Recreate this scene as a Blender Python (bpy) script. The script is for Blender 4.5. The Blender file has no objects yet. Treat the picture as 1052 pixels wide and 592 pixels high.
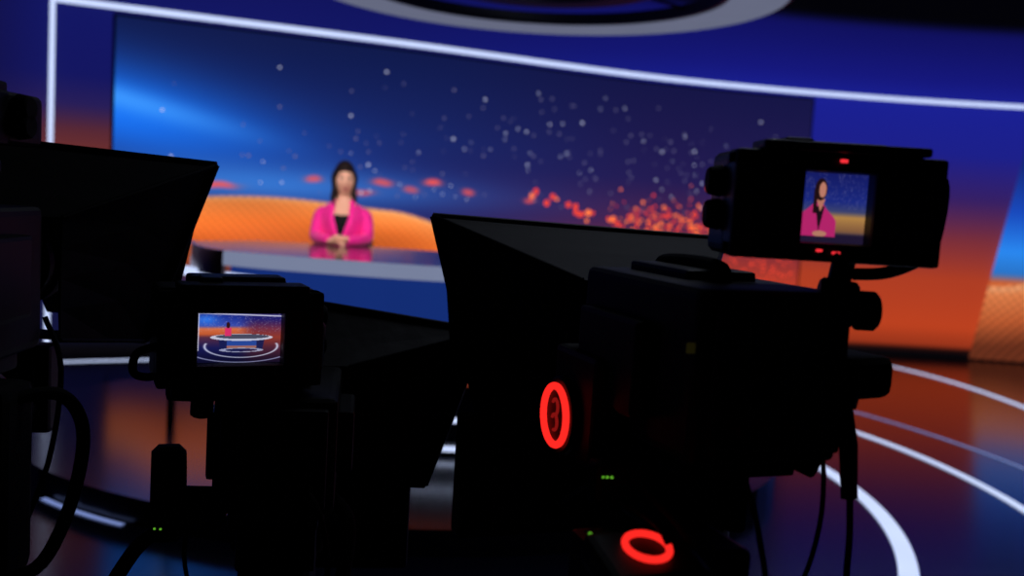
import bpy, bmesh, math, random
import numpy as np
from mathutils import Vector, Matrix
random.seed(7); rng=np.random.RandomState(5)
sc=bpy.context.scene
try:
    sc.view_settings.view_transform='Standard'
except Exception as e: print(e)

# ---------------------------------------------------------------- helpers
def lin(c):
    c=np.asarray(c,dtype=float)/255.0
    return np.where(c<=0.04045,c/12.92,((c+0.055)/1.055)**2.4)
def l4(c): 
    v=lin(c); return (float(v[0]),float(v[1]),float(v[2]),1.0)

def pmat(name,col,rough=0.5,metal=0.0,spec=0.5,var=0.25,scale=18,bump=0.0,coat=0.0,sheen=0.0):
    m=bpy.data.materials.new(name); m.use_nodes=True
    nt=m.node_tree; b=nt.nodes['Principled BSDF']
    n=nt.nodes.new('ShaderNodeTexNoise'); n.inputs['Scale'].default_value=scale; n.inputs['Detail'].default_value=4
    tc=nt.nodes.new('ShaderNodeTexCoord'); nt.links.new(tc.outputs['Object'],n.inputs['Vector'])
    mx=nt.nodes.new('ShaderNodeMix'); mx.data_type='RGBA'
    c=l4(col); 
    mx.inputs[6].default_value=tuple(v*(1-var) for v in c[:3])+(1,)
    mx.inputs[7].default_value=tuple(min(1,v*(1+var)) for v in c[:3])+(1,)
    nt.links.new(n.outputs['Fac'],mx.inputs[0]); nt.links.new(mx.outputs[2],b.inputs['Base Color'])
    b.inputs['Roughness'].default_value=rough; b.inputs['Metallic'].default_value=metal
    b.inputs['Specular IOR Level'].default_value=spec
    b.inputs['Coat Weight'].default_value=coat
    b.inputs['Sheen Weight'].default_value=sheen
    if bump>0:
        bp=nt.nodes.new('ShaderNodeBump'); bp.inputs['Strength'].default_value=bump; bp.inputs['Distance'].default_value=0.01
        nt.links.new(n.outputs['Fac'],bp.inputs['Height']); nt.links.new(bp.outputs[0],b.inputs['Normal'])
    return m
def emat(name,col,strength=1.0,var=0.06):
    m=bpy.data.materials.new(name); m.use_nodes=True; nt=m.node_tree
    nt.nodes.clear()
    o=nt.nodes.new('ShaderNodeOutputMaterial'); e=nt.nodes.new('ShaderNodeEmission')
    n=nt.nodes.new('ShaderNodeTexNoise'); n.inputs['Scale'].default_value=3
    r=nt.nodes.new('ShaderNodeMapRange'); r.inputs['To Min'].default_value=strength*(1-var); r.inputs['To Max'].default_value=strength*(1+var)
    tc=nt.nodes.new('ShaderNodeTexCoord'); nt.links.new(tc.outputs['Object'],n.inputs['Vector'])
    nt.links.new(n.outputs['Fac'],r.inputs['Value']); nt.links.new(r.outputs[0],e.inputs['Strength'])
    e.inputs['Color'].default_value=l4(col); nt.links.new(e.outputs[0],o.inputs[0]); return m
def screenmat(name,strength=1.0,coat=0.0):
    m=bpy.data.materials.new(name); m.use_nodes=True; nt=m.node_tree
    b=nt.nodes['Principled BSDF']; b.inputs['Base Color'].default_value=(0.003,0.003,0.004,1)
    b.inputs['Roughness'].default_value=0.5; b.inputs['Specular IOR Level'].default_value=0.2
    a=nt.nodes.new('ShaderNodeAttribute'); a.attribute_name='picture'
    nt.links.new(a.outputs['Color'],b.inputs['Emission Color']); b.inputs['Emission Strength'].default_value=strength
    return m

def empty(name,loc=(0,0,0),rz=0):
    e=bpy.data.objects.new(name,None); e.location=loc; e.rotation_euler=(0,0,rz); e.empty_display_size=0.1
    sc.collection.objects.link(e); return e
def obj(name,bm,mat,parent=None,smooth=False):
    bmesh.ops.recalc_face_normals(bm,faces=bm.faces)
    me=bpy.data.meshes.new(name); bm.to_mesh(me); bm.free()
    if smooth:
        for p in me.polygons: p.use_smooth=True
    if isinstance(mat,(list,tuple)):
        for m in mat: me.materials.append(m)
    elif mat: me.materials.append(mat)
    o=bpy.data.objects.new(name,me); sc.collection.objects.link(o)
    if parent: o.parent=parent
    return o
def TM(c,rz=0,rx=0,ry=0):
    return Matrix.Translation(c)@Matrix.Rotation(rz,4,'Z')@Matrix.Rotation(rx,4,'X')@Matrix.Rotation(ry,4,'Y')
def bbox(bm,c,s,rz=0,rx=0,ry=0,bev=0.006,seg=2,pre=None):
    t=bmesh.new(); bmesh.ops.create_cube(t,size=1)
    for v in t.verts: v.co=Vector((v.co.x*s[0],v.co.y*s[1],v.co.z*s[2]))
    if bev: bmesh.ops.bevel(t,geom=list(t.edges),offset=min(bev,min(s)*0.45),segments=seg,affect='EDGES',profile=0.6)
    mtx=TM(c,rz,rx,ry)
    if pre is not None: mtx=pre@mtx
    bmesh.ops.transform(t,matrix=mtx,verts=t.verts); merge(bm,t)
def merge(bm,t):
    me=bpy.data.meshes.new('tmp'); t.to_mesh(me); t.free(); bm.from_mesh(me); bpy.data.meshes.remove(me)
def frames(pts):
    pts=[Vector(p) for p in pts]; out=[]; up=None
    for i,p in enumerate(pts):
        d=(pts[min(i+1,len(pts)-1)]-pts[max(i-1,0)]).normalized()
        if up is None:
            up=Vector((0,0,1)) if abs(d.z)<0.9 else Vector((0,1,0))
        s=d.cross(up).normalized(); up=s.cross(d).normalized(); out.append((p,s,up))
    return out
def spline(pts,n=8,closed=False):
    pts=[Vector(p) for p in pts]; out=[]; N=len(pts)
    rngi=range(N if closed else N-1)
    for i in rngi:
        if closed: p0,p1,p2,p3=pts[i-1],pts[i],pts[(i+1)%N],pts[(i+2)%N]
        else: p0,p1,p2,p3=pts[max(i-1,0)],pts[i],pts[i+1],pts[min(i+2,N-1)]
        for k in range(n):
            t=k/n
            out.append(0.5*((2*p1)+(-p0+p2)*t+(2*p0-5*p1+4*p2-p3)*t*t+(-p0+3*p1-3*p2+p3)*t**3))
    if not closed: out.append(pts[-1])
    return out
def btube(bm,pts,rad,seg=12,flat=1.0,pre=None,cap=True):
    fr=frames(pts); rings=[]
    for i,(p,s,u) in enumerate(fr):
        r=rad[i] if isinstance(rad,(list,tuple)) else rad
        ring=[]
        for k in range(seg):
            a=2*math.pi*k/seg
            co=p+s*(math.cos(a)*r)+u*(math.sin(a)*r*flat)
            if pre is not None: co=pre@co
            ring.append(bm.verts.new(co))
        rings.append(ring)
    for a,b in zip(rings,rings[1:]):
        for k in range(seg):
            bm.faces.new((a[k],a[(k+1)%seg],b[(k+1)%seg],b[k]))
    if cap:
        bm.faces.new(rings[0][::-1]); bm.faces.new(rings[-1])
def bcyl(bm,p0,p1,r0,r1=None,seg=24,bev=0.0):
    if r1 is None: r1=r0
    p0=Vector(p0);p1=Vector(p1); L=(p1-p0).length; b=min(bev,L*0.4)
    if b>0: btube(bm,[p0,p0+(p1-p0)*(b/L*0.01+1e-4),p0+(p1-p0)*(b/L),p1-(p1-p0)*(b/L),p1-(p1-p0)*1e-4,p1],[r0-b,r0-b,r0,r1,r1-b,r1-b],seg)
    else: btube(bm,[p0,p1],[r0,r1],seg)
def btorus(bm,c,R,r,seg=40,ms=10,mtx=None):
    T=Matrix.Translation(c)@(mtx if mtx is not None else Matrix.Identity(4))
    rings=[]
    for i in range(seg):
        a=2*math.pi*i/seg; ring=[]
        for k in range(ms):
            b=2*math.pi*k/ms
            ring.append(bm.verts.new(T@Vector(((R+r*math.cos(b))*math.cos(a),(R+r*math.cos(b))*math.sin(a),r*math.sin(b)))))
        rings.append(ring)
    for i in range(seg):
        A=rings[i];B=rings[(i+1)%seg]
        for k in range(ms): bm.faces.new((A[k],B[k],B[(k+1)%ms],A[(k+1)%ms]))
def bellip(bm,c,s,seg=20,rings=14,mtx=None):
    t=bmesh.new(); bmesh.ops.create_uvsphere(t,u_segments=seg,v_segments=rings,radius=1)
    m=Matrix.Translation(c)@(mtx if mtx is not None else Matrix.Identity(4))@Matrix.Diagonal((s[0],s[1],s[2],1))
    bmesh.ops.transform(t,matrix=m,verts=t.verts); merge(bm,t)
def bloft(bm,rings,cap=True):
    R=[[bm.verts.new(v) for v in r] for r in rings]
    for a,b in zip(R,R[1:]):
        n=len(a)
        for k in range(n): bm.faces.new((a[k],a[(k+1)%n],b[(k+1)%n],b[k]))
    if cap: bm.faces.new(R[0][::-1]); bm.faces.new(R[-1])
def remesh(o,voxel,smooth=6):
    m=o.modifiers.new('r','REMESH'); m.mode='VOXEL'; m.voxel_size=voxel; m.use_smooth_shade=True
    s=o.modifiers.new('s','SMOOTH'); s.iterations=smooth; s.factor=0.5
    dg=bpy.context.evaluated_depsgraph_get(); ev=o.evaluated_get(dg)
    me=bpy.data.meshes.new_from_object(ev); o.modifiers.clear(); o.data=me
    for p in me.polygons: p.use_smooth=True
    return o

# ---------------------------------------------------------------- materials
M_black =pmat('camera_black_plastic',(16,16,18),0.5,0,0.28,0.3,30,0.05)
M_rubber=pmat('black_rubber',(9,9,10),0.8,0,0.2,0.3,40,0.05)
M_metal =pmat('dark_anodised_metal',(24,24,28),0.45,0.7,0.4,0.2,25)
M_cloth =pmat('prompter_hood_cloth',(15,15,18),0.62,0,0.3,0.4,14,0.25)
M_glass =pmat('smoked_glass',(8,8,12),0.08,0,0.5,0.1,5)
M_floor =pmat('gloss_studio_floor',(13,15,34),0.17,0,0.6,0.35,2.5,0.012)
M_plat  =pmat('platform_gloss',(20,22,36),0.18,0,0.6,0.25,3)
M_dark  =pmat('matt_black_paint',(5,5,8),0.8,0,0.2,0.3,6)
M_ringd =pmat('ring_casing',(22,24,60),0.5,0,0.4,0.2,6)
M_strip =emat('led_strip_white',(200,215,255),1.1)
M_strip_d=emat('led_strip_dim',(130,150,215),0.8)
M_red   =emat('tally_red',(255,40,34),1.15)
M_redl  =emat('tally_red_small',(255,50,60),1.0)
M_green =emat('status_green',(110,200,50),0.6)
M_amber =emat('status_amber',(40,36,10),0.35)

# ---------------------------------------------------------------- back wall curve
CP=[(-7.2,6.3),(-5.2,7.15),(-3.75,7.9),(-1.25,9.06),(1.66,10.5),(3.34,10.9),(5.56,11.0),(8.5,10.4)]
xs=np.array([p[0] for p in CP]); ys=np.array([p[1] for p in CP])
tg=np.gradient(ys,xs)
def wy(x):
    x=float(x); i=int(np.clip(np.searchsorted(xs,x)-1,0,len(xs)-2)); h=xs[i+1]-xs[i]; t=(x-xs[i])/h
    return ((2*t**3-3*t*t+1)*ys[i]+(t**3-2*t*t+t)*h*tg[i]+(-2*t**3+3*t*t)*ys[i+1]+(t**3-t*t)*h*tg[i+1])
def wn(x):
    d=(wy(x+.01)-wy(x-.01))/.02; n=Vector((d,-1,0)).normalized(); return n
def wp(x,z,off=0.0):
    n=wn(x); return Vector((x+n.x*off, wy(x)+n.y*off, z))
def ss(a,b,x): 
    t=np.clip((x-a)/(b-a),0,1); return t*t*(3-2*t)
def mixc(A,B,t):
    t=np.asarray(t)[...,None]; return A*(1-t)+np.asarray(B,float)*t
def ramp(z,stops):
    out=np.zeros(z.shape+(3,))
    for k in range(3): out[...,k]=np.interp(z,[s[0] for s in stops],[s[1][k] for s in stops])
    return out

def wall_panel(name,x0f,x1f,z0,z1,off,nx,nz,func,mat,parent=None):
    verts=[];U=np.zeros((nz+1,nx+1));V=np.zeros((nz+1,nx+1))
    for j in range(nz+1):
        z=z0+(z1-z0)*j/nz
        xa=x0f(z);xb=x1f(z)
        for i in range(nx+1):
            x=xa+(xb-xa)*i/nx; verts.append(wp(x,z,off)); U[j,i]=x;V[j,i]=z
    faces=[(j*(nx+1)+i,j*(nx+1)+i+1,(j+1)*(nx+1)+i+1,(j+1)*(nx+1)+i) for j in range(nz) for i in range(nx)]
    me=bpy.data.meshes.new(name); me.from_pydata(verts,[],faces)
    col=func(U,V); at=me.attributes.new('picture','FLOAT_COLOR','POINT')
    c=lin(np.clip(col,0,255)).reshape(-1,3); rgba=np.ones((c.shape[0],4)); rgba[:,:3]=c
    at.data.foreach_set('color',rgba.astype(np.float32).ravel())
    me.materials.append(mat)
    o=bpy.data.objects.new(name,me); sc.collection.objects.link(o)
    if parent: o.parent=parent
    return o
M_wall=screenmat('backlit_set_wall',1.1)
M_led=screenmat('led_wall_picture',1.1)
def f_surround(x,z):
    left=ramp(z,[(0,(12,14,50)),(.9,(18,18,60)),(1.3,(40,26,58)),(1.6,(112,48,40)),(1.85,(84,38,50)),(2.05,(38,28,84)),(2.3,(18,20,92)),(2.85,(16,20,95)),(3.7,(12,14,80))])
    right=ramp(z,[(0,(120,40,22)),(.35,(180,62,30)),(.9,(166,58,34)),(1.35,(116,44,56)),(1.8,(52,30,96)),(2.3,(27,30,132)),(2.85,(24,30,140)),(3.1,(20,22,118)),(3.7,(14,14,84))])
    t=ss(-2,3,x); c=left*(1-t[...,None])+right*t[...,None]
    far=ss(-3.7,-4.4,x); c=mixc(c,(16,14,62),far*.85)
    top=ss(3.6,3.75,z); c=mixc(c,(2,2,6),top)
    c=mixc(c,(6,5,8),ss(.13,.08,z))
    return c
wall=wall_panel('wall_back',lambda z:-7.2,lambda z:8.5,0,4.3,0,220,90,f_surround,M_wall)

def f_main(x,z):
    base=ramp(z,[(.2,(14,18,60)),(.9,(24,26,84)),(1.5,(32,34,96)),(2.0,(22,36,98)),(2.8,(14,24,72))])
    r=ramp(z,[(.2,(130,38,30)),(.7,(185,60,38)),(1.0,(136,46,48)),(1.35,(72,34,74)),(1.8,(34,26,78)),(2.8,(20,20,66))])
    t=ss(-1.5,1.8,x); c=base*(1-t[...,None])+r*t[...,None]
    # blue glow left
    zc=2.02-(x+3.3)*.16
    g=np.exp(-((z-zc)/.40)**2)*np.exp(-((x+3.5)/1.5)**2)
    c=mixc(c,(24,110,235),np.clip(g*1.0,0,1))
    g2=np.exp(-((z-(2.13-(x+3.3)*.22))/.10)**2)*np.exp(-((x+3.4)/.9)**2)
    c=mixc(c,(70,160,255),g2*.7)
    g3=np.exp(-((z-1.50)/.17)**2)*np.exp(-((x+2.3)/1.7)**2)
    c=mixc(c,(58,130,220),g3*.75)
    # red clouds
    for (cx,cz,sx,sz,a) in [(-2.6,1.47,.13,.022,.9),(-1.85,1.57,.06,.024,.8),(-1.58,1.60,.05,.02,.8),(-1.27,1.58,.08,.026,.8),(-1.02,1.53,.06,.024,.7),(-.83,1.61,.07,.024,.95),(-.5,1.54,.05,.024,.8),(-1.45,1.48,.10,.022,.7),(.1,1.5,.05,.02,.8)]:
        q=np.clip(1.6*np.exp(-((x-cx)/sx)**2-((z-cz+.006*np.sin(x*25))/sz)**2),0,1)
        c=mixc(c,(240,84,78),a*q)
    # dune terrain
    zt=1.36+.035*np.sin(x*2.6+1.0)-.27*ss(-1.2,-.2,x)-.26*ss(-2.85,-3.36,x)
    m=ss(-.012,.02,zt-z)*ss(.1,-.5,x)*ss(.55,.85,z)
    d=np.clip((zt-z)/.6,0,1)
    tc=ramp(d,[(0,(255,176,112)),(.10,(255,142,70)),(.35,(246,118,48)),(.7,(222,98,40)),(1,(150,66,32))])
    wv=np.sin(x*3.1+z*9)*.5+np.sin(x*1.3-z*14+2)*.5
    tc=tc*(0.97+.10*wv)[...,None]
    dots=.5+.5*np.sin(x*88+6*np.sin(z*3))*np.sin(z*100+3*np.sin(x*2.1))
    tc=tc*(0.80+.28*dots)[...,None]
    c=c*(1-m[...,None])+tc*m[...,None]
    return c
led=empty('led_video_wall',wp(0,1.5,.05))
def reparent(o,e):
    o.parent=e; o.matrix_parent_inverse=Matrix.LocRotScale(e.location,e.rotation_euler,None).inverted()
p=wall_panel('picture_panel',lambda z:-3.36,lambda z:3.16,.2,2.79,.05,500,200,f_main,M_led); reparent(p,led)
# thin frame around picture
bm=bmesh.new()
for z in (.19,2.80):
    btube(bm,[wp(x,z,.04) for x in np.linspace(-3.37,3.17,60)],.012,6)
for x in (-3.37,3.17): btube(bm,[wp(x,.19,.04),wp(x,2.80,.04)],.012,6)
fo=obj('panel_frame',bm,M_dark); reparent(fo,led)
# sparkles: small bright particles of the wall picture, in one mesh
def discs(name,items,mats,off=.056):
    bm=bmesh.new()
    for (x,z,r,mi) in items:
        n=wn(x); s=Vector((-n.y,n.x,0)); c=wp(x,z,off)
        vs=[bm.verts.new(c+s*(r*math.cos(a))+Vector((0,0,r*math.sin(a)))) for a in [k*math.pi/5 for k in range(10)]]
        f=bm.faces.new(vs); f.material_index=mi
    return obj(name,bm,mats)
M_s1=emat('sparkle_white',(205,210,240),1.0);M_s2=emat('sparkle_dim',(140,135,180),.6);M_s3=emat('sparkle_orange',(255,120,60),1.3);M_s4=emat('sparkle_red',(245,70,50),1.1)
it=[]
for i in range(320):
    x=rng.uniform(-3.1,3.0); z=rng.uniform(1.45,2.6)
    if x<-1.6 and rng.rand()<.65: continue
    if z>2.3 and rng.rand()<.6: continue
    it.append((x,z,rng.uniform(.005,.013),0 if rng.rand()<.25 else 1))
for i in range(480):
    x=rng.normal(1.75,.40); z=1.08+abs(rng.normal(0,.24))
    if x<.9 or x>2.9: continue
    it.append((x,z,rng.uniform(.006,.02),2 if rng.rand()<.4 else 3))
for i in range(18):
    t=rng.rand(); x=.1+t*1.1; z=1.57-.28*t+rng.normal(0,.035)
    it.append((x,z,rng.uniform(.014,.034),2 if rng.rand()<.4 else 3))
for i in range(180):
    x=rng.uniform(1.9,3.1); z=rng.uniform(.5,1.2); it.append((x,z,rng.uniform(.006,.018),3))
sp=discs('sparkle_particles',it,[M_s1,M_s2,M_s3,M_s4]); reparent(sp,led)

def f_right(x,z):
    c=ramp(z,[(0,(90,34,20)),(.9,(200,90,40)),(1.0,(40,110,190)),(1.25,(40,130,230)),(1.7,(24,70,180)),(2.2,(20,40,120)),(2.8,(18,26,90))])
    zt=.86+.10*ss(5.4,6.2,x)
    m=ss(-.02,.03,zt-z); d=np.clip((zt-z)/.7,0,1)
    tc=ramp(d,[(0,(255,180,130)),(.15,(240,136,80)),(.6,(200,96,52)),(1,(110,50,30))])
    dots=.5+.5*np.sin(x*60+5*np.sin(z*3))*np.sin(z*66+3*np.sin(x*2.1)); tc=tc*(0.6+.5*dots)[...,None]
    return c*(1-m[...,None])+tc*m[...,None]
side=empty('side_led_screen',wp(6.5,1.4,.05))
p=wall_panel('picture_panel_side',lambda z:5.22+z*.16,lambda z:8.3,.02,2.75,.06,150,110,f_right,M_led); reparent(p,side)

# light strips on wall (trim)
def strip_wall(name,x0,x1,z,h,off,mat,n=90):
    bm=bmesh.new()
    for i in range(n+1):
        x=x0+(x1-x0)*i/n
        for (dz,o_) in ((-h/2,off),(h/2,off),(h/2,.0),(-h/2,.0)): bm.verts.new(wp(x,z+dz,o_))
    bm.verts.ensure_lookup_table()
    for i in range(n):
        for k in range(4):
            a=i*4+k;b=i*4+(k+1)%4; bm.faces.new((bm.verts[a],bm.verts[b],bm.verts[b+4],bm.verts[a+4]))
    return obj(name,bm,mat)
strip_wall('trim_1',-3.78,8.4,2.865,.045,.03,M_strip)
bm=bmesh.new(); bbox(bm,wp(-3.78,1.45,.02),(.04,.04,2.87),rz=math.atan(.5),bev=.004); obj('trim_2',bm,M_strip)

# floor / ceiling / side walls
bm=bmesh.new(); bmesh.ops.create_grid(bm,x_segments=4,y_segments=4,size=1)
for v in bm.verts: v.co=Vector((.65+v.co.x*7.9,4.8+v.co.y*6.6,0))
obj('floor',bm,M_floor)
bm=bmesh.new(); bbox(bm,(.65,4.8,4.35),(15.8,13.2,.1),bev=0); obj('ceiling',bm,M_dark)
bm=bmesh.new(); bbox(bm,(-7.25,2.3,2.15),(.1,8.2,4.3),bev=0); obj('wall_left',bm,M_dark)
bm=bmesh.new(); bbox(bm,(8.55,4.4,2.15),(.1,12.2,4.3),bev=0); obj('wall_right',bm,M_dark)

# floor light strips
def floor_strip(name,pts,w,mat,z=.004):
    P=spline(pts,10); bm=bmesh.new(); L=[]
    for i,p in enumerate(P):
        d=(P[min(i+1,len(P)-1)]-P[max(i-1,0)]); n=Vector((-d.y,d.x,0)).normalized()
        L.append((bm.verts.new((p.x+n.x*w/2,p.y+n.y*w/2,z)),bm.verts.new((p.x-n.x*w/2,p.y-n.y*w/2,z))))
    for a,b in zip(L,L[1:]): bm.faces.new((a[0],a[1],b[1],b[0]))
    return obj(name,bm,mat)
def arc(cx,cy,R,a0,a1,n=24): return [(cx+R*math.cos(math.radians(a0+(a1-a0)*i/n)),cy+R*math.sin(math.radians(a0+(a1-a0)*i/n)),0) for i in range(n+1)]
floor_strip('trim_3',[(-5.2,6.3,0),(-4.1,6.95,0),(-3.45,7.65,0) ,(-1.2,8.75,0),(1.2,9.9,0),(2.9,10.6,0),(3.65,10.6,0),(4.22,9.6,0),(4.42,8.2,0),(4.3,6.6,0)],.06,M_strip)
floor_strip('trim_4',arc(-1.3,5.2,4.68,-25,60),.028,M_strip_d)
floor_strip('trim_5',arc(-1.3,5.2,4.13,-35,75),.06,M_strip)
floor_strip('trim_6',arc(-1.3,5.2,3.28,-40,85),.085,M_strip)

# ceiling light ring
ring=empty('ceiling_light_ring',(.05,6.65,2.89))
def annulus(R0,R1,z0,z1,mat,name,n=96):
    bm=bmesh.new(); V=[]
    for i in range(n):
        a=2*math.pi*i/n; c,s=math.cos(a),math.sin(a)
        V.append([bm.verts.new((R*c,R*s,z)) for R,z in ((R0,z0),(R1,z0),(R1,z1),(R0,z1))])
    for i in range(n):
        A=V[i];B=V[(i+1)%n]
        for k in range(4): bm.faces.new((A[k],A[(k+1)%4],B[(k+1)%4],B[k]))
    return obj(name,bm,mat,ring)
M_ringl=emat('ring_diffuser',(112,117,142),.8)
annulus(1.27,1.64,0,.01,M_ringl,'diffuser'); annulus(1.24,1.67,.012,.10,M_ringd,'casing')
annulus(.65,.85,.06,.14,M_ringd,'inner_ring')
bm=bmesh.new()
for a in (30,150,270):
    c,s=math.cos(math.radians(a)),math.sin(math.radians(a)); bcyl(bm,(1.46*c,1.46*s,.1),(1.46*c,1.46*s,1.38),.01,seg=8)
    btube(bm,[(.8*c,.8*s,.11),(1.3*c,1.3*s,.07)],.012,8)
obj('suspension_rods',bm,M_metal,ring)

# ---------------------------------------------------------------- news desk
desk=empty('news_desk',(-.4,5.3,0.12))
def dparent(o): reparent(o,desk); return o
# platform
def ell_tier(name,cx,cy,rx,ry,z0,z1,mat,n=72):
    bm=bmesh.new()
    bloft(bm,[[Vector((cx+rx*math.cos(2*math.pi*i/n),cy+ry*math.sin(2*math.pi*i/n),z)) for i in range(n)] for z in (z0,z1)])
    return obj(name,bm,mat)
ell_tier('stage_platform',-.6,5.75,2.2,1.85,.0,.12,M_plat)
floor_strip('trim_7',[( -.6+2.23*math.cos(math.radians(a)),5.75+1.88*math.sin(math.radians(a)),0) for a in range(228,246,3)],.03,M_strip_d)
front=spline([(-1.84,5.60,0),(-1.70,5.22,0),(-1.46,4.93,0),(-1.0,4.80,0),(-.35,4.74,0),(.35,4.84,0),(.95,5.12,0),(1.25,5.6,0)],8)
back=spline([(1.05,6.0,0),(.6,5.85,0),(.1,5.9,0),(-.5,6.04,0),(-1.1,6.10,0),(-1.6,6.02,0)],6)
outline=[Vector((p.x,p.y,0)) for p in front+back]
bm=bmesh.new(); bloft(bm,[[p+Vector((0,0,z)) for p in outline] for z in (1.105,1.15)])
M_desk=pmat('desk_top_gloss_black',(34,36,44),0.12,0,0.5,0.1,4)
dparent(obj('desk_top',bm,M_desk))
def band(name,curve,z0,z1,th,mat,off=0.0):
    bm=bmesh.new(); V=[]
    for i,p in enumerate(curve):
        d=(curve[min(i+1,len(curve)-1)]-curve[max(i-1,0)]); n=Vector((d.y,-d.x,0)).normalized()
        a=p+n*off; b=p+n*(off-th)
        V.append([bm.verts.new((a.x,a.y,z0)),bm.verts.new((a.x,a.y,z1)),bm.verts.new((b.x,b.y,z1)),bm.verts.new((b.x,b.y,z0))])
    for A,B in zip(V,V[1:]):
        for k in range(4): bm.faces.new((A[k],A[(k+1)%4],B[(k+1)%4],B[k]))
    bm.faces.new(V[0]); bm.faces.new(V[-1][::-1])
    return dparent(obj(name,bm,mat))
M_rim=emat('desk_rim_glow',(128,138,168),.85); M_dblue=emat('desk_front_blue',(20,46,118),.95); M_dor=emat('desk_front_orange',(150,62,34),.8)
M_brown=pmat('desk_end_panel',(150,118,108),.3,0,.5,.2,8)
band('front_rim',front[16:],1.08,1.152,.02,M_rim,.02)
band('end_cap',front[:17],1.02,1.154,.02,M_brown,.02)
band('front_screen',front[14:],.84,1.07,.03,M_dblue,-.10)
band('screen_sill',front[14:],.815,.84,.05,M_strip_d,-.09)
band('lower_body',front[10:],.12,.815,.03,M_glass,-.35)
band('plinth_light_upper',front[10:],.30,.325,.02,M_strip,-.33)
band('plinth_light_lower',front[10:],.15,.175,.02,M_strip,-.31)
band('plinth_orange',front[10:],.50,.58,.02,M_dor,-.335)
hoop=spline([(-2.2,6.3,1.02),(-2.02,5.7,1.02),(-1.76,5.2,1.02),(-1.25,4.85,1.02)],8)
band('side_counter_light',hoop,.99,1.035,.03,M_strip,0)
bm=bmesh.new()
for q in ((-2.15,6.2),(-1.9,5.45),(-1.3,4.9)): bcyl(bm,(q[0],q[1],.12),(q[0],q[1],1.0),.02,seg=12)
dparent(obj('counter_posts',bm,M_metal))

# ---------------------------------------------------------------- chair
ch=empty('studio_chair',(-1.11,6.34,.12))
bm=bmesh.new()
bbox(bm,(0,0,.645),(.40,.40,.07),bev=.03,seg=3)
bbox(bm,(0,.24,.88),(.30,.05,.34),rx=-.1,bev=.03,seg=3)
obj('seat_and_back',bm,M_rubber,ch)
bm=bmesh.new(); bcyl(bm,(0,0,.05),(0,0,.62),.028); btorus(bm,(0,0,.22),.24,.012)
for k in range(5):
    a=k*2*math.pi/5; btube(bm,[(0,0,.07),(.28*math.cos(a),.28*math.sin(a),.04)],[.022,.014],10)
    bellip(bm,(.28*math.cos(a),.28*math.sin(a),.026),(.026,.026,.026))
    if k%2==0: btube(bm,[(0,0,.22),(.24*math.cos(a),.24*math.sin(a),.22)],.008,8)
btube(bm,[(0,.18,.64),(0,.28,.7),(0,.27,.85)],.014,8)
obj('base',bm,M_metal,ch)

# ---------------------------------------------------------------- woman
wom=empty('news_anchor_woman',(-1.11,6.26,0),rz=math.radians(4)); wom.scale=(.90,1,1)
M_pink=pmat('pink_blazer',(248,24,146),.7,0,.3,.08,30,.05,0,.2)
M_skin=pmat('skin',(232,170,142),.5,0,.4,.05,20)
M_top=pmat('black_top',(8,7,10),.8,0,.2)
M_trou=pmat('dark_trousers',(30,22,34),.8)
M_hair=pmat('dark_brown_hair',(28,15,13),.5,0,.3,.35,60,.3)
M_lip=pmat('lipstick',(176,70,76),.4); M_eye=pmat('eye_white',(215,205,200),.3); M_iris=pmat('iris',(25,15,12),.2)
bm=bmesh.new()
def ering(z,rx,ry,cy=0,n=28,pw=2.3):
    out=[]
    for k in range(n):
        a=2*math.pi*k/n; c,s=math.cos(a),math.sin(a)
        out.append(Vector((rx*math.copysign(abs(c)**(2/pw),c),cy+ry*math.copysign(abs(s)**(2/pw),s),z)))
    return out
bloft(bm,[ering(.80,.15,.12,.0),ering(.86,.172,.13,0),ering(.95,.165,.122,0),ering(1.05,.132,.10,0),ering(1.13,.130,.102,-.005),ering(1.22,.142,.117,-.012),ering(1.30,.152,.115,-.012),ering(1.355,.155,.095,0),ering(1.388,.135,.078,.005),ering(1.412,.095,.066,.01),ering(1.43,.060,.056,.01),ering(1.45,.047,.048,.005),ering(1.50,.045,.046,-.005)])
for s in (-1,1):
    P=spline([(s*.125,.0,1.345),(s*.160,-.0,1.318),(s*.178,-.03,1.245),(s*.180,-.07,1.192),(s*.13,-.17,1.183),(s*.062,-.245,1.182)],5)
    R=list(np.interp(np.linspace(0,1,len(P)),[0,.2,.45,.6,.8,1],[.048,.052,.043,.040,.034,.029]))
    btube(bm,P,R,16)
    P=spline([(s*.085,.02,.87),(s*.10,-.2,.875),(s*.105,-.42,.85),(s*.10,-.41,.62),(s*.09,-.38,.40)],5)
    R=list(np.interp(np.linspace(0,1,len(P)),[0,.25,.5,.75,1],[.09,.08,.062,.055,.036])); btube(bm,P,R,16)
    btube(bm,[(s*.09,-.34,.385),(s*.09,-.42,.375),(s*.09,-.52,.36),(s*.09,-.56,.358)],[.034,.036,.032,.018],14,.8)
body=obj('body',bm,None,wom)
body=remesh(body,.007,5)
for m in (M_pink,M_skin,M_top,M_trou): body.data.materials.append(m)
for pf in body.data.polygons:
    c=pf.center; mi=0
    if c.z>1.424: mi=1
    elif c.y<0 and c.z>1.17 and abs(c.x)<(c.z-1.165)*.40:
        mi=1 if (c.z>1.335 ) else 2
    if c.z<.80 or (c.y<-.14 and c.z<1.0): mi=3
    if c.z<.42: mi=2
    pf.material_index=mi
# lapels
bm=bmesh.new()
for s in (-1,1):
    pts=[(s*.060,-.030,1.432),(s*.074,-.080,1.385),(s*.072,-.120,1.31),(s*.036,-.138,1.22),(s*.006,-.133,1.165)]
    P=spline(pts,5); btube(bm,P,list(np.interp(np.linspace(0,1,len(P)),[0,.3,.6,1],[.014,.026,.024,.008])),10,.28)
obj('lapels',bm,M_pink,wom,True)
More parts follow.
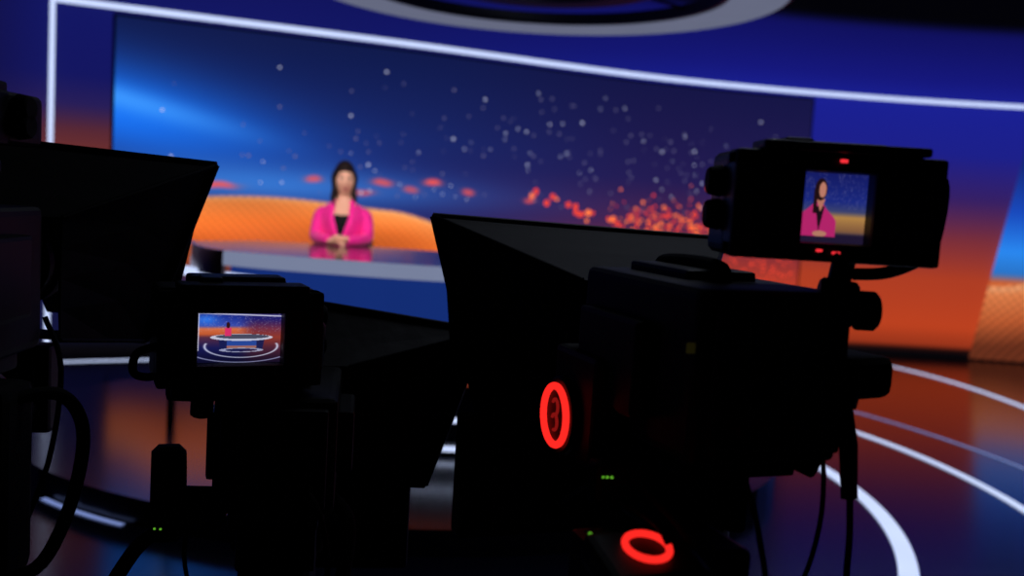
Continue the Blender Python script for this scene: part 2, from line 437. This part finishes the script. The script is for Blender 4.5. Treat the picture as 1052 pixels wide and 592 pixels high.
# head
hd=empty('head_pivot',(0,-.012,1.557),rz=math.radians(12)); hd.parent=wom; hd.scale=(1.02,.93,.95)
bm=bmesh.new(); bmesh.ops.create_uvsphere(bm,u_segments=64,v_segments=48,radius=1)
for v in bm.verts:
    x,y,z=v.co
    k=1.0
    if z<0: k=1-.30*(-z)**1.8
    X=x*.073*k; Y=y*.092*(1-.12*max(0,-z)); Z=z*.116
    if y<0:
        # bridge, tip, brow, chin, lips area, sockets, cheeks
        Y-=.010*math.exp(-(X/.009)**2)*math.exp(-((Z-.002)/.022)**2)
        Y-=.020*math.exp(-(X/.012)**2)*math.exp(-((Z+.024)/.011)**2)
        Y-=.006*math.exp(-((abs(X)-.012)/.006)**2-((Z+.028)/.007)**2)
        Y-=.008*math.exp(-(X/.02)**2-((Z+.098)/.016)**2)
        Y-=.006*math.exp(-(X/.022)**2-((Z+.056)/.014)**2)
        for s in (-1,1):
            Y+=.008*math.exp(-((X-s*.030)/.014)**2-((Z-.010)/.011)**2)
            Y-=.004*math.exp(-((X-s*.028)/.016)**2-((Z-.032)/.008)**2)
            Y-=.004*math.exp(-((X-s*.040)/.018)**2-((Z+.03)/.02)**2)
    v.co=(X,Y,Z)
obj('head',bm,M_skin,hd,True)
bm=bmesh.new()
for s in (-1,1): bellip(bm,(s*.074,.008,-.012),(.009,.02,.032))
obj('ears',bm,M_skin,hd,True)
bm=bmesh.new()
for s in (-1,1): bellip(bm,(s*.029,-.0745,.010),(.012,.008,.0062))
obj('eyes',bm,M_eye,hd,True)
bm=bmesh.new()
for s in (-1,1):
    bellip(bm,(s*.029+.001,-.0805,.010),(.0055,.003,.0056))
    btube(bm,spline([(s*.016,-.088,.033),(s*.030,-.088,.038),(s*.047,-.076,.032)],5),[.0018]*5+[.0022]*5+[.0012],6,.6)
    btube(bm,spline([(s*.016,-.082,.014),(s*.029,-.0835,.0175),(s*.043,-.072,.012)],4),.0013,6)
obj('irises_lashes_brows',bm,M_iris,hd,True)
bm=bmesh.new(); bellip(bm,(0,-.0865,-.0525),(.018,.005,.0036)); bellip(bm,(0,-.086,-.0595),(.015,.005,.0046))
obj('lips',bm,M_lip,hd,True)
# hair : cap with face opening plus long side locks
bm=bmesh.new()
N=40; rings=[]
for j in range(15):
    ph=math.pi*.02+ (math.pi*.62)*j/14; ring_=[]
    for k in range(N):
        a=2*math.pi*k/N; d=Vector((math.sin(ph)*math.cos(a),math.sin(ph)*math.sin(a),math.cos(ph)))
        fac=max(0,-d.y)
        Z=.012+d.z*.122; X=d.x*.080; Y=.012+d.y*.104
        lim=.066*ss(.35,.75,fac)-(.5*(1-ss(.35,.75,fac)))
        if Z<lim: Z=float(lim)+ (Z-lim)*.03
        ring_.append(Vector((X,Y,Z)))
    rings.append(ring_)
bloft(bm,rings)
for s in (-1,1):
    for (ox,oy,L,r) in ((.069,-.030,-.165,.011),(.073,-.008,-.215,.015),(.068,.022,-.235,.021),(.050,.058,-.24,.028)):
        wv_=.006*math.sin(ox*900+s)
        P=spline([(s*ox*.72,oy*.9,.075),(s*(ox+.003),oy,.02),(s*(ox-.004),oy+wv_,-.06),(s*(ox+.004),oy-.006,-.12),(s*(ox-.002),oy-.015+wv_,-.17),(s*(ox*.88),oy-.035,L)],5)
        btube(bm,P,list(np.interp(np.linspace(0,1,len(P)),[0,.2,.6,.85,1],[r*.8,r,r*1.05,r*.75,r*.15])),12)
bellip(bm,(0,.065,-.10),(.060,.04,.13))
hair=obj('hair',bm,None,hd); hair=remesh(hair,.006,4); hair.data.materials.append(M_hair)
# hands clasped on the desk
def hand(name,s,base,fz):
    bm=bmesh.new()
    w=Vector(base)
    d=Vector((-s*.82,-.52,0)).normalized(); side_=Vector((d.y,-d.x,0))*1.0
    if side_.y>0: side_=-side_
    bellip(bm,w+d*.012,(.030,.026,.020)); bellip(bm,w+d*.045,(.040,.034,.017),mtx=Matrix.Rotation(math.atan2(d.y,d.x),4,'Z'))
    for i,L in enumerate((.062,.070,.066,.052)):
        o_=w+d*.072+side_*(-.024+.017*i)*-1
        P=[o_-d*.02,o_+d*L*.4+Vector((0,0,.004)),o_+d*L*.75+Vector((0,-.010,-.004)),o_+d*L*.92+Vector((0,-.020,-.016))]
        btube(bm,spline(P,3),[.0088,.0088,.0086,.0085,.0083,.0081,.0078,.0075,.0072,.006],10)
    o_=w+d*.02-Vector((0,-.018,0))
    P=[o_,o_+d*.03+Vector((0,.018,.012)),o_+d*.055+Vector((0,.018,.016)),o_+d*.075+Vector((0,.010,.014))]
    btube(bm,spline(P,3),[.012,.0118,.0112,.0105,.010,.0098,.0095,.009,.0085,.006],10)
    for v in bm.verts: v.co.z+=fz
    o=obj(name,bm,None,wom); o=remesh(o,.0035,2); o.data.materials.append(M_skin)
hand('right_hand',-1,(-.058,-.250,1.170),0.0)
hand('left_hand',1,(.058,-.246,1.170),0.022)

# ---------------------------------------------------------------- viewfinder pictures
def screen_grid(name,w,h,nx,ny,func,mtx,parent,mat):
    U,V=np.meshgrid(np.linspace(0,1,nx+1),np.linspace(0,1,ny+1))
    verts=[mtx@Vector(((u-.5)*w,0,(v-.5)*h)) for u,v in zip(U.ravel(),V.ravel())]
    faces=[(j*(nx+1)+i,j*(nx+1)+i+1,(j+1)*(nx+1)+i+1,(j+1)*(nx+1)+i) for j in range(ny) for i in range(nx)]
    me=bpy.data.meshes.new(name); me.from_pydata(verts,[],faces)
    c=lin(np.clip(func(U,V),0,255)).reshape(-1,3); rgba=np.ones((c.shape[0],4)); rgba[:,:3]=c
    at=me.attributes.new('picture','FLOAT_COLOR','POINT'); at.data.foreach_set('color',rgba.astype(np.float32).ravel())
    me.materials.append(mat); o=bpy.data.objects.new(name,me); sc.collection.objects.link(o); o.parent=parent; return o
M_vf=screenmat('viewfinder_picture',1.0)
def el(u,v,cu,cv,ru,rv): return np.sqrt(((u-cu)/ru)**2+((v-cv)/rv)**2)
def vf_wide(u,v):
    c=ramp(v,[(0,(10,10,36)),(.3,(24,26,86)),(.5,(90,46,70)),(.56,(200,92,50)),(.66,(225,115,70)),(.72,(60,80,180)),(.88,(30,50,150)),(1,(30,30,110))])
    c2=ramp(v,[(0,(16,12,36)),(.3,(80,36,56)),(.5,(150,58,46)),(.66,(120,50,70)),(.85,(34,30,110)),(1,(24,22,90))])
    t=ss(.45,.7,u); c=c*(1-t[...,None])+c2*t[...,None]
    c=mixc(c,(50,120,235),np.exp(-((u-.12)/.14)**2-((v-.83)/.1)**2))
    st=rng.rand(*u.shape); c=mixc(c,(200,190,220),((st>.965)&(v>.6)).astype(float)*.6)
    c=mixc(c,(225,225,245),np.exp(-((v-(.955-.05*u))/.012)**2))
    c=mixc(c,(225,225,245),np.exp(-((u-.035)/.008)**2)*(v>.25))
    # outer floor arc, then the tiered desk
    for (cu,cv,ru,rv,w_,col) in ((.52,.30,.62,.27,.012,(170,175,220)),(.53,.33,.42,.21,.018,(215,220,245))):
        r=el(u,v,cu,cv,ru,rv); m=np.exp(-((r-1)/w_/2)**2)*(v<cv+.06); c=mixc(c,col,np.clip(m,0,1)*.9)
    body=(np.abs(u-.53)<.24+.12*(v-.25))&(v<.50)&(v>.26)
    c=mixc(c,(22,30,84),body.astype(float)*.9)
    scr=(np.abs(u-.53)<.17)&(v<.44-.25*(u-.53)**2)&(v>.30)
    c=mixc(c,(44,84,176),scr.astype(float)*.8)
    c=mixc(c,(210,120,70),(scr&(v<.34)).astype(float)*.7)
    r=el(u,v,.53,.26,.22,.035); c=mixc(c,(190,195,225),(np.abs(r-1)<.16).astype(float)*.8)
    r=el(u,v,.53,.50,.36,.065); c=mixc(c,(214,218,240),((r<1)).astype(float)*.9)
    r=el(u,v,.54,.515,.31,.045); c=mixc(c,(60,62,84),((r<1)).astype(float)*.9)
    c=mixc(c,(225,50,110),((np.abs(u-.37)<.036)&(v>.53)&(v<.68)).astype(float))
    c=mixc(c,(50,20,24),(el(u,v,.37,.73,.022,.06)<1).astype(float))
    return c*.95
def vf_close(u,v):
    c=ramp(v,[(0,(30,24,50)),(.1,(60,54,76)),(.2,(130,90,60)),(.38,(176,130,70)),(.46,(60,66,110)),(.6,(26,40,124)),(1,(20,26,96))])
    st=rng.rand(*u.shape); c=mixc(c,(170,170,210),((st>.985)&(v>.5)).astype(float)*.7)
    c=mixc(c,(30,22,48),(ss(.18,.12,v)))
    sh_=np.where(u<.31,ss(.60,.35,v),ss(.58,.30,v))
    torso=((np.abs(u-.31)<.06+.20*sh_)&(v<.60)&(v>.10))
    c=mixc(c,(176,36,104),torso.astype(float))
    c=mixc(c,(26,14,22),((np.abs(u-.33)<(v-.16)*.18)&(v<.52)&(v>.18)).astype(float))
    c=mixc(c,(178,112,94),((np.abs(u-.335)<(v-.44)*.35)&(v<.62)&(v>.46)).astype(float))
    c=mixc(c,(32,15,18),(el(u,v,.325,.75,.088,.155)<1).astype(float))
    c=mixc(c,(32,15,18),((np.abs(u-.255)<.028)&(v<.75)&(v>.42)).astype(float))
    c=mixc(c,(184,120,102),(el(u,v,.35,.745,.05,.105)<1).astype(float))
    c=mixc(c,(178,120,100),(el(u,v,.35,.14,.10,.04)<1).astype(float))
    return c

def viewfinder(parent,c,rz,w,h,d,sw,sh,func,knob=-1,rx=0,flare=0.0,so=0.0):
    T=TM(c,rz,rx)
    bm=bmesh.new()
    bbox(bm,(0,d*.55,0),(w,d*.9,h),bev=.014,seg=3,pre=T)
    tb=(h-sh)/2; sb=(w-sw)/2
    bbox(bm,(0,-.004,h/2-tb/2),(w,.05,tb),bev=.006,pre=T); bbox(bm,(0,-.004,-h/2+tb/2),(w,.05,tb),bev=.006,pre=T)
    lw=sb+so; rw=sb-so
    bbox(bm,(-w/2+lw/2,-.004,0),(lw,.05,h),bev=.006,pre=T); bbox(bm,(w/2-rw/2,-.004,0),(rw,.05,h),bev=.006,pre=T)
    bbox(bm,(0,-.012,h/2+.006),(w*.78,.07,.012),bev=.004,pre=T)
    bbox(bm,(0,d*.5,h/2+.008),(w*.6,d*.5,.022),bev=.006,pre=T)
    bbox(bm,(-w*.18,d*.2,h/2+.012),(w*.14,.05,.016),bev=.005,pre=T)
    obj('viewfinder_housing',bm,M_black,parent)
    bm=bmesh.new()
    for zz in (h*.2,-h*.12):
        t=bmesh.new(); bcyl(t,(knob*w/2,d*.35,zz),(knob*(w/2+.022),d*.35,zz),.022,.019,bev=.003); bmesh.ops.transform(t,matrix=T,verts=t.verts); merge(bm,t)
    t=bmesh.new()
    for k in range(5):
        bcyl(t,(so-sw*.4+k*sw*.2,-.029,-h/2+tb*.4),(so-sw*.4+k*sw*.2,-.036,-h/2+tb*.4),.004,seg=10)
    bmesh.ops.transform(t,matrix=T,verts=t.verts); merge(bm,t)
    obj('viewfinder_knobs',bm,M_rubber,parent)
    screen_grid('viewfinder_screen',sw+.004,sh+.004,190,130,func,T@TM((so,-.0,0)),parent,M_vf)
    return T

def studio_camera(name,O,yaw,zt,hw,back_,front_,bh,hood_rim,hood_near,mon=None,hh=.06):
    e=empty(name,(O[0],O[1],0),rz=yaw); inv=Matrix.LocRotScale(Vector((O[0],O[1],0)),e.rotation_euler,None).inverted()
    zb=zt-bh
    bm=bmesh.new()
    bbox(bm,(0,(front_-back_)/2,zt-bh/2),(2*hw,front_+back_,bh),bev=.015,seg=3)
    bbox(bm,(0,-back_-.008,zt-bh*.5),(2*hw*.86,.03,bh*.84),bev=.006)
    bbox(bm,(-hw-.01,.02,zt-bh*.55),(.03,(front_+back_)*.55,bh*.6),bev=.008)
    bbox(bm,(hw+.012,-.02,zt-bh*.45),(.035,(front_+back_)*.5,bh*.55),bev=.008)
    bbox(bm,(0,.03,zt+.004),(2*hw*.5,(front_+back_)*.5,.02),bev=.006)
    for k in range(6): bbox(bm,(-hw*.6+k*hw*.24,-back_-.026,zt-bh*.2),(.012,.012,.012),bev=.003)
    for k in range(4): bcyl(bm,(-hw*.55+k*hw*.36,-back_-.02,zt-bh*.72),(-hw*.55+k*hw*.36,-back_-.045,zt-bh*.72),.014,seg=16,bev=.002)
    obj('camera_body',bm,M_black,e)
    bm=bmesh.new()
    btube(bm,spline([(0,-back_*.3,zt),(0,-back_*.3,zt+hh*.75),(0,0,zt+hh),(0,front_*.7,zt+hh*.75),(0,front_*.8,zt)],5),.010,12)
    obj('top_handle',bm,M_rubber,e)
    bm=bmesh.new(); lz=zt-bh*.45
    bcyl(bm,(0,front_-.01,lz),(0,front_+.10,lz),.06,.065,bev=.004); bcyl(bm,(0,front_+.10,lz),(0,front_+.20,lz),.075,.08,bev=.006)
    btorus(bm,(0,front_+.14,lz),.078,.006,mtx=Matrix.Rotation(math.pi/2,4,'X'))
    obj('lens',bm,M_black,e,False)
    bm=bmesh.new(); bcyl(bm,(0,front_+.2,lz),(0,front_+.202,lz),.07,.07); obj('lens_glass',bm,M_glass,e)
    bm=bmesh.new()
    bbox(bm,(0,0,zb-.018),(hw*1.5,.30,.03),bev=.006)
    bbox(bm,(-.06,0,zb-.085),(.028,.13,.12),bev=.01); bbox(bm,(.06,0,zb-.085),(.028,.13,.12),bev=.01)
    bcyl(bm,(-.085,0,zb-.08),(.085,0,zb-.08),.045,bev=.004); bcyl(bm,(0,0,zb-.19),(0,0,zb-.12),.075,.07,bev=.006)
    obj('pan_tilt_head',bm,M_black,e)
    bm=bmesh.new()
    bcyl(bm,(0,0,.25),(0,0,zb-.18),.04,bev=.002); bcyl(bm,(0,0,.16),(0,0,(zb-.1)*.6),.06,bev=.004)
    btorus(bm,(0,0,(zb-.1)*.62),.17,.012)
    for k in range(3):
        a=k*2*math.pi/3+.5; btube(bm,[(.05*math.cos(a),.05*math.sin(a),(zb-.1)*.62),(.17*math.cos(a),.17*math.sin(a),(zb-.1)*.62)],.009,8)
    obj('pedestal_column',bm,M_metal,e)
    bm=bmesh.new()
    n=48; bloft(bm,[[Vector((r*math.cos(2*math.pi*i/n),r*math.sin(2*math.pi*i/n),z)) for i in range(n)] for r,z in ((.23,.03),(.235,.05),(.22,.10),(.12,.15),(.07,.18))])
    for k in range(3):
        a=k*2*math.pi/3+.2; cx,cy=.17*math.cos(a),.17*math.sin(a)
        bcyl(bm,(cx-.015,cy,.04),(cx+.015,cy,.04),.04,bev=.005)
    obj('pedestal_base',bm,M_rubber,e)
    rim=[inv@Vector(p) for p in hood_rim]; near=[inv@Vector(p) for p in hood_near]
    bm=bmesh.new(); R=[]
    def ringq(q,inset=0): 
        c=sum(q,Vector())/4; out=[]
        for i in range(4):
            for t in (0,.25,.5,.75):
                p_=q[i].lerp(q[(i+1)%4],t); sag=4*t*(1-t)*.5*.03
                out.append(p_.lerp(c,inset+sag*.6))
        return out
    mid=[a.lerp(b,.55) for a,b in zip(near,rim)]
    bloft(bm,[ringq(near),ringq(mid,.03),ringq(rim)],cap=False)
    ho=obj('prompter_hood',bm,M_cloth,e); so=ho.modifiers.new('th','SOLIDIFY'); so.thickness=.006
    bm=bmesh.new()
    for i in range(4): btube(bm,[rim[i],rim[(i+1)%4]],.007,8)
    for i in range(4): btube(bm,[near[i],rim[i]],.0045,8)
    obj('hood_frame',bm,M_metal,e)
    bm=bmesh.new(); fwd=Vector((0,.2,0))
    q=[rim[0].lerp(rim[1],.03)+Vector((0,.004,-.01)),rim[1].lerp(rim[0],.03)+Vector((0,.004,-.01)),rim[2]+Vector((-.01,.22,.01)),rim[3]+Vector((.01,.22,.01))]
    vs=[bm.verts.new(v) for v in q]; bm.faces.new(vs); bmesh.ops.solidify(bm,geom=bm.faces[:],thickness=.004); obj('prompter_glass',bm,M_glass,e)
    if mon:
        mc=inv@Vector(mon[0]); bm=bmesh.new(); bbox(bm,mc,mon[1],bev=.01)
        bbox(bm,mc+Vector((0,-mon[1][1]*.5-.008,0)),(mon[1][0]*.8,.02,mon[1][2]*.7),bev=.006)
        btube(bm,[mc+Vector((0,0,-mon[1][2]*.3)),Vector((0,front_*.5,zb-.02))],.014,8)
        btube(bm,[mc+Vector((.08,0,-mon[1][2]*.3)),Vector((.04,front_*.5,zb-.02))],.014,8)
        obj('prompter_monitor',bm,M_black,e)
    return e,inv,zb

# camera on the right
camR,iR,zb=studio_camera('studio_camera',(.28,1.45),math.radians(20),1.402,.115,.20,.16,.232,
   [(-.166,1.95,1.457),(.47,2.18,1.44),(.33,2.13,1.06),(-.057,1.99,1.062)],
   [(.12,1.66,1.37),(.36,1.75,1.37),(.34,1.75,1.14),(.13,1.66,1.14)], mon=((.10,1.99,.94),(.40,.06,.25)),hh=.022)
T=viewfinder(camR,iR@Vector((.418,1.30,1.514)),math.radians(-20),.276,.142,.13,.09,.092,vf_close,-1)
bm=bmesh.new()
Y=lambda *p:T@Vector(p)
btube(bm,spline([Y(.138,.05,.05),Y(.160,.04,.045),Y(.161,.04,-.01),Y(.148,.04,-.055),Y(.10,.04,-.082),Y(.05,.04,-.088)],5),.0085,10)
btube(bm,[Y(.04,.05,-.065),Y(.03,.06,-.15)],.016,10)
bcyl(bm,Y(.0,.03,-.125),Y(.05,.02,-.13),.032,bev=.004); bcyl(bm,Y(.045,.01,-.135),Y(.075,.01,-.135),.027,bev=.004)
bbox(bm,Y(.0,.08,-.145),(.08,.08,.05),bev=.01)
obj('viewfinder_yoke',bm,M_black,camR)
bm=bmesh.new(); bbox(bm,Y(.0,-.032,.061),(.010,.004,.0045),bev=.001)
bbox(bm,Y(-.022,-.032,-.056),(.008,.004,.0035),bev=.001); bbox(bm,Y(.0,-.032,-.058),(.011,.004,.0035),bev=.001)
obj('viewfinder_tally',bm,M_redl,camR)
sx=-.172; 
bm=bmesh.new(); bcyl(bm,(sx+.03,.116,1.168),(sx+.004,.116,1.168),.062,.062,40,.004); bbox(bm,(-.13,.09,1.19),(.05,.16,.17),bev=.01); obj('side_tally_plate',bm,M_black,camR)
bm=bmesh.new(); RX=Matrix.Rotation(math.pi/2,4,'Y')
btorus(bm,(sx,.116,1.168),.046,.0058,mtx=RX)
obj('side_tally_ring',bm,M_red,camR)
bm=bmesh.new()
for zc_ in (1.181,1.157):
    P=[]
    for k in range(11):
        a=math.radians(150-k*25); P.append((sx-.0,.116-math.cos(a)*.011,zc_+math.sin(a)*.0125))
    btube(bm,P,.0028,6)
M_red_d=emat('tally_numeral',(150,22,20),.7)
obj('side_tally_numeral',bm,M_red_d,camR)
# rear shelf with second tally ring
sh=iR@Vector((.180,1.13,1.108))
bm=bmesh.new(); bbox(bm,(sh.x,sh.y,sh.z-.035),(.13,.10,.04),rx=.25,bev=.01)
bbox(bm,(sh.x+.05,sh.y+.06,sh.z-.065),(.2,.12,.08),bev=.01); obj('intercom_panel',bm,M_black,camR)
bm=bmesh.new(); btorus(bm,(sh.x,sh.y,sh.z-.010),.027,.0045,mtx=Matrix.Rotation(.25,4,'X')); obj('intercom_tally_ring',bm,M_red,camR)
bm=bmesh.new()
def W(*p): return iR@Vector(p)
bbox(bm,W(.46,1.36,1.285),(.12,.12,.06),bev=.02,seg=3,rz=.2)
btube(bm,spline([W(.33,1.38,1.20),W(.42,1.33,1.26),W(.475,1.30,1.265)],5),.02,12)
btube(bm,[W(.455,1.30,1.27),W(.462,1.28,1.20),W(.466,1.27,1.13)],[.010,.0125,.011],12)
bcyl(bm,W(.40,1.34,1.17),W(.44,1.33,1.155),.018,bev=.003); btube(bm,[W(.36,1.36,1.20),W(.42,1.335,1.163)],.006,8)
obj('pan_bar',bm,M_rubber,camR)
bm=bmesh.new()
btube(bm,spline([W(.466,1.27,1.14),W(.468,1.26,1.05),W(.46,1.27,.9),W(.36,1.35,.7),W(.31,1.40,.45)],6),.0045,8)
btube(bm,spline([W(.41,1.32,1.25),W(.435,1.31,1.2),W(.44,1.30,1.08),W(.41,1.32,.95),W(.32,1.38,.8)],6),.0035,8)
btube(bm,spline([W(.18,1.20,1.15),W(.24,1.16,1.09),W(.26,1.17,1.0),W(.27,1.25,.85),W(.28,1.38,.7)],6),.005,8)
btube(bm,spline([W(.14,1.22,1.13),W(.20,1.14,1.11),W(.225,1.15,1.0),W(.24,1.25,.8),W(.28,1.38,.6)],6),.0035,8)
btube(bm,spline([W(.30,1.24,1.2),W(.33,1.20,1.1),W(.35,1.22,.98),W(.32,1.3,.8)],6),.004,8)
obj('cables',bm,M_rubber,camR)
bm=bmesh.new(); bbox(bm,W(.165,1.31,1.125),(.09,.03,.06),bev=.008); obj('side_connector_box',bm,M_black,camR)
bm=bmesh.new()
for k in range(3): bbox(bm,W(.138+k*.006,1.285,1.135),(.0035,.003,.003),bev=.0005)
bbox(bm,W(.118,1.20,1.085),(.004,.004,.003),bev=.0005)
obj('status_leds',bm,M_green,camR)
bm=bmesh.new(); bbox(bm,W(.235,1.232,1.325),(.018,.004,.014),bev=.002); obj('label_light',bm,M_amber,camR)

# camera in the middle-left
camM,iM,zb=studio_camera('studio_camera.001',(-.42,1.82),math.radians(9),1.135,.105,.17,.16,.21,
   [(-.56,2.12,1.262),(-.055,2.18,1.20),(-.165,2.10,.86),(-.50,2.05,.87)],
   [(-.52,2.0,1.13),(-.33,2.02,1.13),(-.34,2.02,.93),(-.52,2.0,.93)], mon=((-.37,2.12,.76),(.34,.06,.2)))
T=viewfinder(camM,iM@Vector((-.462,1.66,1.235)),math.radians(16),.275,.165,.13,.142,.088,vf_wide,1,so=-.002)
Y=lambda *p:T@Vector(p)
bm=bmesh.new()
btube(bm,spline([Y(-.135,.03,-.02),Y(-.165,.02,-.03),Y(-.17,.02,-.06),Y(-.15,.03,-.072),Y(-.12,.03,-.068)],5),.007,10)
btube(bm,[Y(-.05,.06,-.08),Y(-.05,.08,-.15)],.02,12); btube(bm,[Y(.05,.06,-.08),Y(.05,.08,-.15)],.02,12)
bbox(bm,Y(0,.07,-.10),(.22,.09,.04),bev=.012,rz=.1); bbox(bm,Y(.145,.05,-.02),(.03,.07,.09),bev=.01)
bbox(bm,Y(-.07,.03,-.095),(.07,.06,.035),bev=.01)
obj('viewfinder_yoke',bm,M_black,camM)
def W(*p): return iM@Vector(p)
bm=bmesh.new()
bcyl(bm,W(-.61,1.66,.95),W(-.555,1.68,.95),.085,.085,30,.012); bcyl(bm,W(-.555,1.68,.93),W(-.50,1.72,.92),.03,.03)
btube(bm,spline([W(-.50,1.75,.92),W(-.60,1.66,.88),W(-.63,1.60,.84),W(-.63,1.5,.80)],5),.013,12)
btube(bm,spline([W(-.32,1.80,.92),W(-.27,1.72,.90),W(-.26,1.62,.84),W(-.26,1.5,.78)],5),.013,12)
obj('pan_bars',bm,M_rubber,camM)
bm=bmesh.new()
btube(bm,spline([W(-.36,1.64,1.0),W(-.30,1.60,.95),W(-.29,1.62,.8),W(-.38,1.72,.6),W(-.40,1.8,.4)],6),.005,8)
btube(bm,spline([W(-.47,1.63,1.0),W(-.52,1.58,.9),W(-.5,1.62,.75),W(-.44,1.75,.6)],6),.004,8)
obj('cables',bm,M_rubber,camM)
bm=bmesh.new()
for q in ((-.570,1.575,.918),(-.560,1.575,.918)): bbox(bm,W(*q),(.0035,.0035,.0028),bev=.0005)
obj('status_leds',bm,M_green,camM)

# camera at the far left
camL,iL,zb=studio_camera('studio_camera.002',(-.89,1.46),math.radians(4),1.44,.105,.18,.18,.24,
   [(-1.12,2.0,1.56),(-.618,2.0,1.533),(-.745,1.98,1.165),(-1.05,1.98,1.17)],
   [(-1.0,1.72,1.42),(-.80,1.72,1.42),(-.80,1.72,1.20),(-1.0,1.72,1.20)], mon=((-1.04,1.95,1.06),(.24,.06,.18)))
T=viewfinder(camL,iL@Vector((-.865,1.44,1.575)),math.radians(-6),.21,.080,.12,.10,.055,vf_close,1)
def W(*p): return iL@Vector(p)
bm=bmesh.new()
btube(bm,[W(-.86,1.48,1.55),W(-.87,1.48,1.42)],.022,12); bbox(bm,W(-.86,1.48,1.50),(.12,.08,.03),bev=.01)
obj('viewfinder_yoke',bm,M_black,camL)
bm=bmesh.new()
btube(bm,spline([W(-.80,1.5,1.13),W(-.73,1.56,1.14),W(-.695,1.58,1.08),W(-.70,1.56,.97),W(-.72,1.5,.88),W(-.78,1.48,.85)],6),.011,12)
bbox(bm,W(-.82,1.52,1.00),(.10,.12,.32),bev=.02)
obj('pan_bar',bm,M_rubber,camL)
bm=bmesh.new()
btube(bm,spline([W(-.80,1.66,1.25),W(-.77,1.66,1.16),W(-.78,1.64,1.0),W(-.82,1.6,.85)],6),.005,8)
obj('cables',bm,M_rubber,camL)

# ---------------------------------------------------------------- lights
def spot(name,loc,target,power,size,col=(1,1,1),rad=.15):
    l=bpy.data.lights.new(name,'SPOT'); l.energy=power; l.spot_size=math.radians(size); l.spot_blend=.6; l.color=col; l.shadow_soft_size=rad
    o=bpy.data.objects.new(name,l); o.location=loc; sc.collection.objects.link(o)
    o.rotation_euler=(Vector(target)-Vector(loc)).to_track_quat('-Z','Y').to_euler(); return o
spot('key_spotlight',(.2,3.0,3.1),(-1.11,6.2,1.45),420,18,(1,.95,.94))
spot('fill_spotlight',(-2.8,3.2,3.1),(-1.25,6.0,1.4),210,28,(1,.93,.95))
spot('hair_spotlight',(-1.3,8.0,3.9),(-1.11,6.2,1.6),40,25,(.85,.9,1))
def area(name,loc,target,power,sx,col):
    l=bpy.data.lights.new(name,'AREA'); l.energy=power; l.size=sx; l.color=col
    o=bpy.data.objects.new(name,l); o.location=loc; sc.collection.objects.link(o)
    o.rotation_euler=(Vector(target)-Vector(loc)).to_track_quat('-Z','Y').to_euler(); return o
area('added_rim_area',(1.0,3.6,4.1),(-.2,4.6,0),14,1.2,(.75,.82,1))  # added weak bluish overhead light for camera rims, not an actual studio fixture
w=bpy.data.worlds.new('World'); sc.world=w; w.use_nodes=True
w.node_tree.nodes['Background'].inputs[0].default_value=(.02,.025,.06,1); w.node_tree.nodes['Background'].inputs[1].default_value=.06

# ---------------------------------------------------------------- camera
cam=bpy.data.cameras.new('Camera'); co=bpy.data.objects.new('Camera',cam); sc.collection.objects.link(co); sc.camera=co
cam.sensor_width=36; cam.lens=34.22; cam.clip_start=.05
pt,rl=math.radians(5.2),math.radians(3.5)
R0=Vector((1,0,0)); U0=Vector((0,math.sin(pt),math.cos(pt))); F=Vector((0,math.cos(pt),-math.sin(pt)))
Rr=R0*math.cos(rl)+U0*math.sin(rl); Uu=U0*math.cos(rl)-R0*math.sin(rl)
m=Matrix((Rr,Uu,-F)).transposed().to_4x4(); m.translation=Vector((0,0,1.5)); co.matrix_world=m
cam.dof.use_dof=True; cam.dof.focus_distance=1.75; cam.dof.aperture_fstop=2.5
print('done')
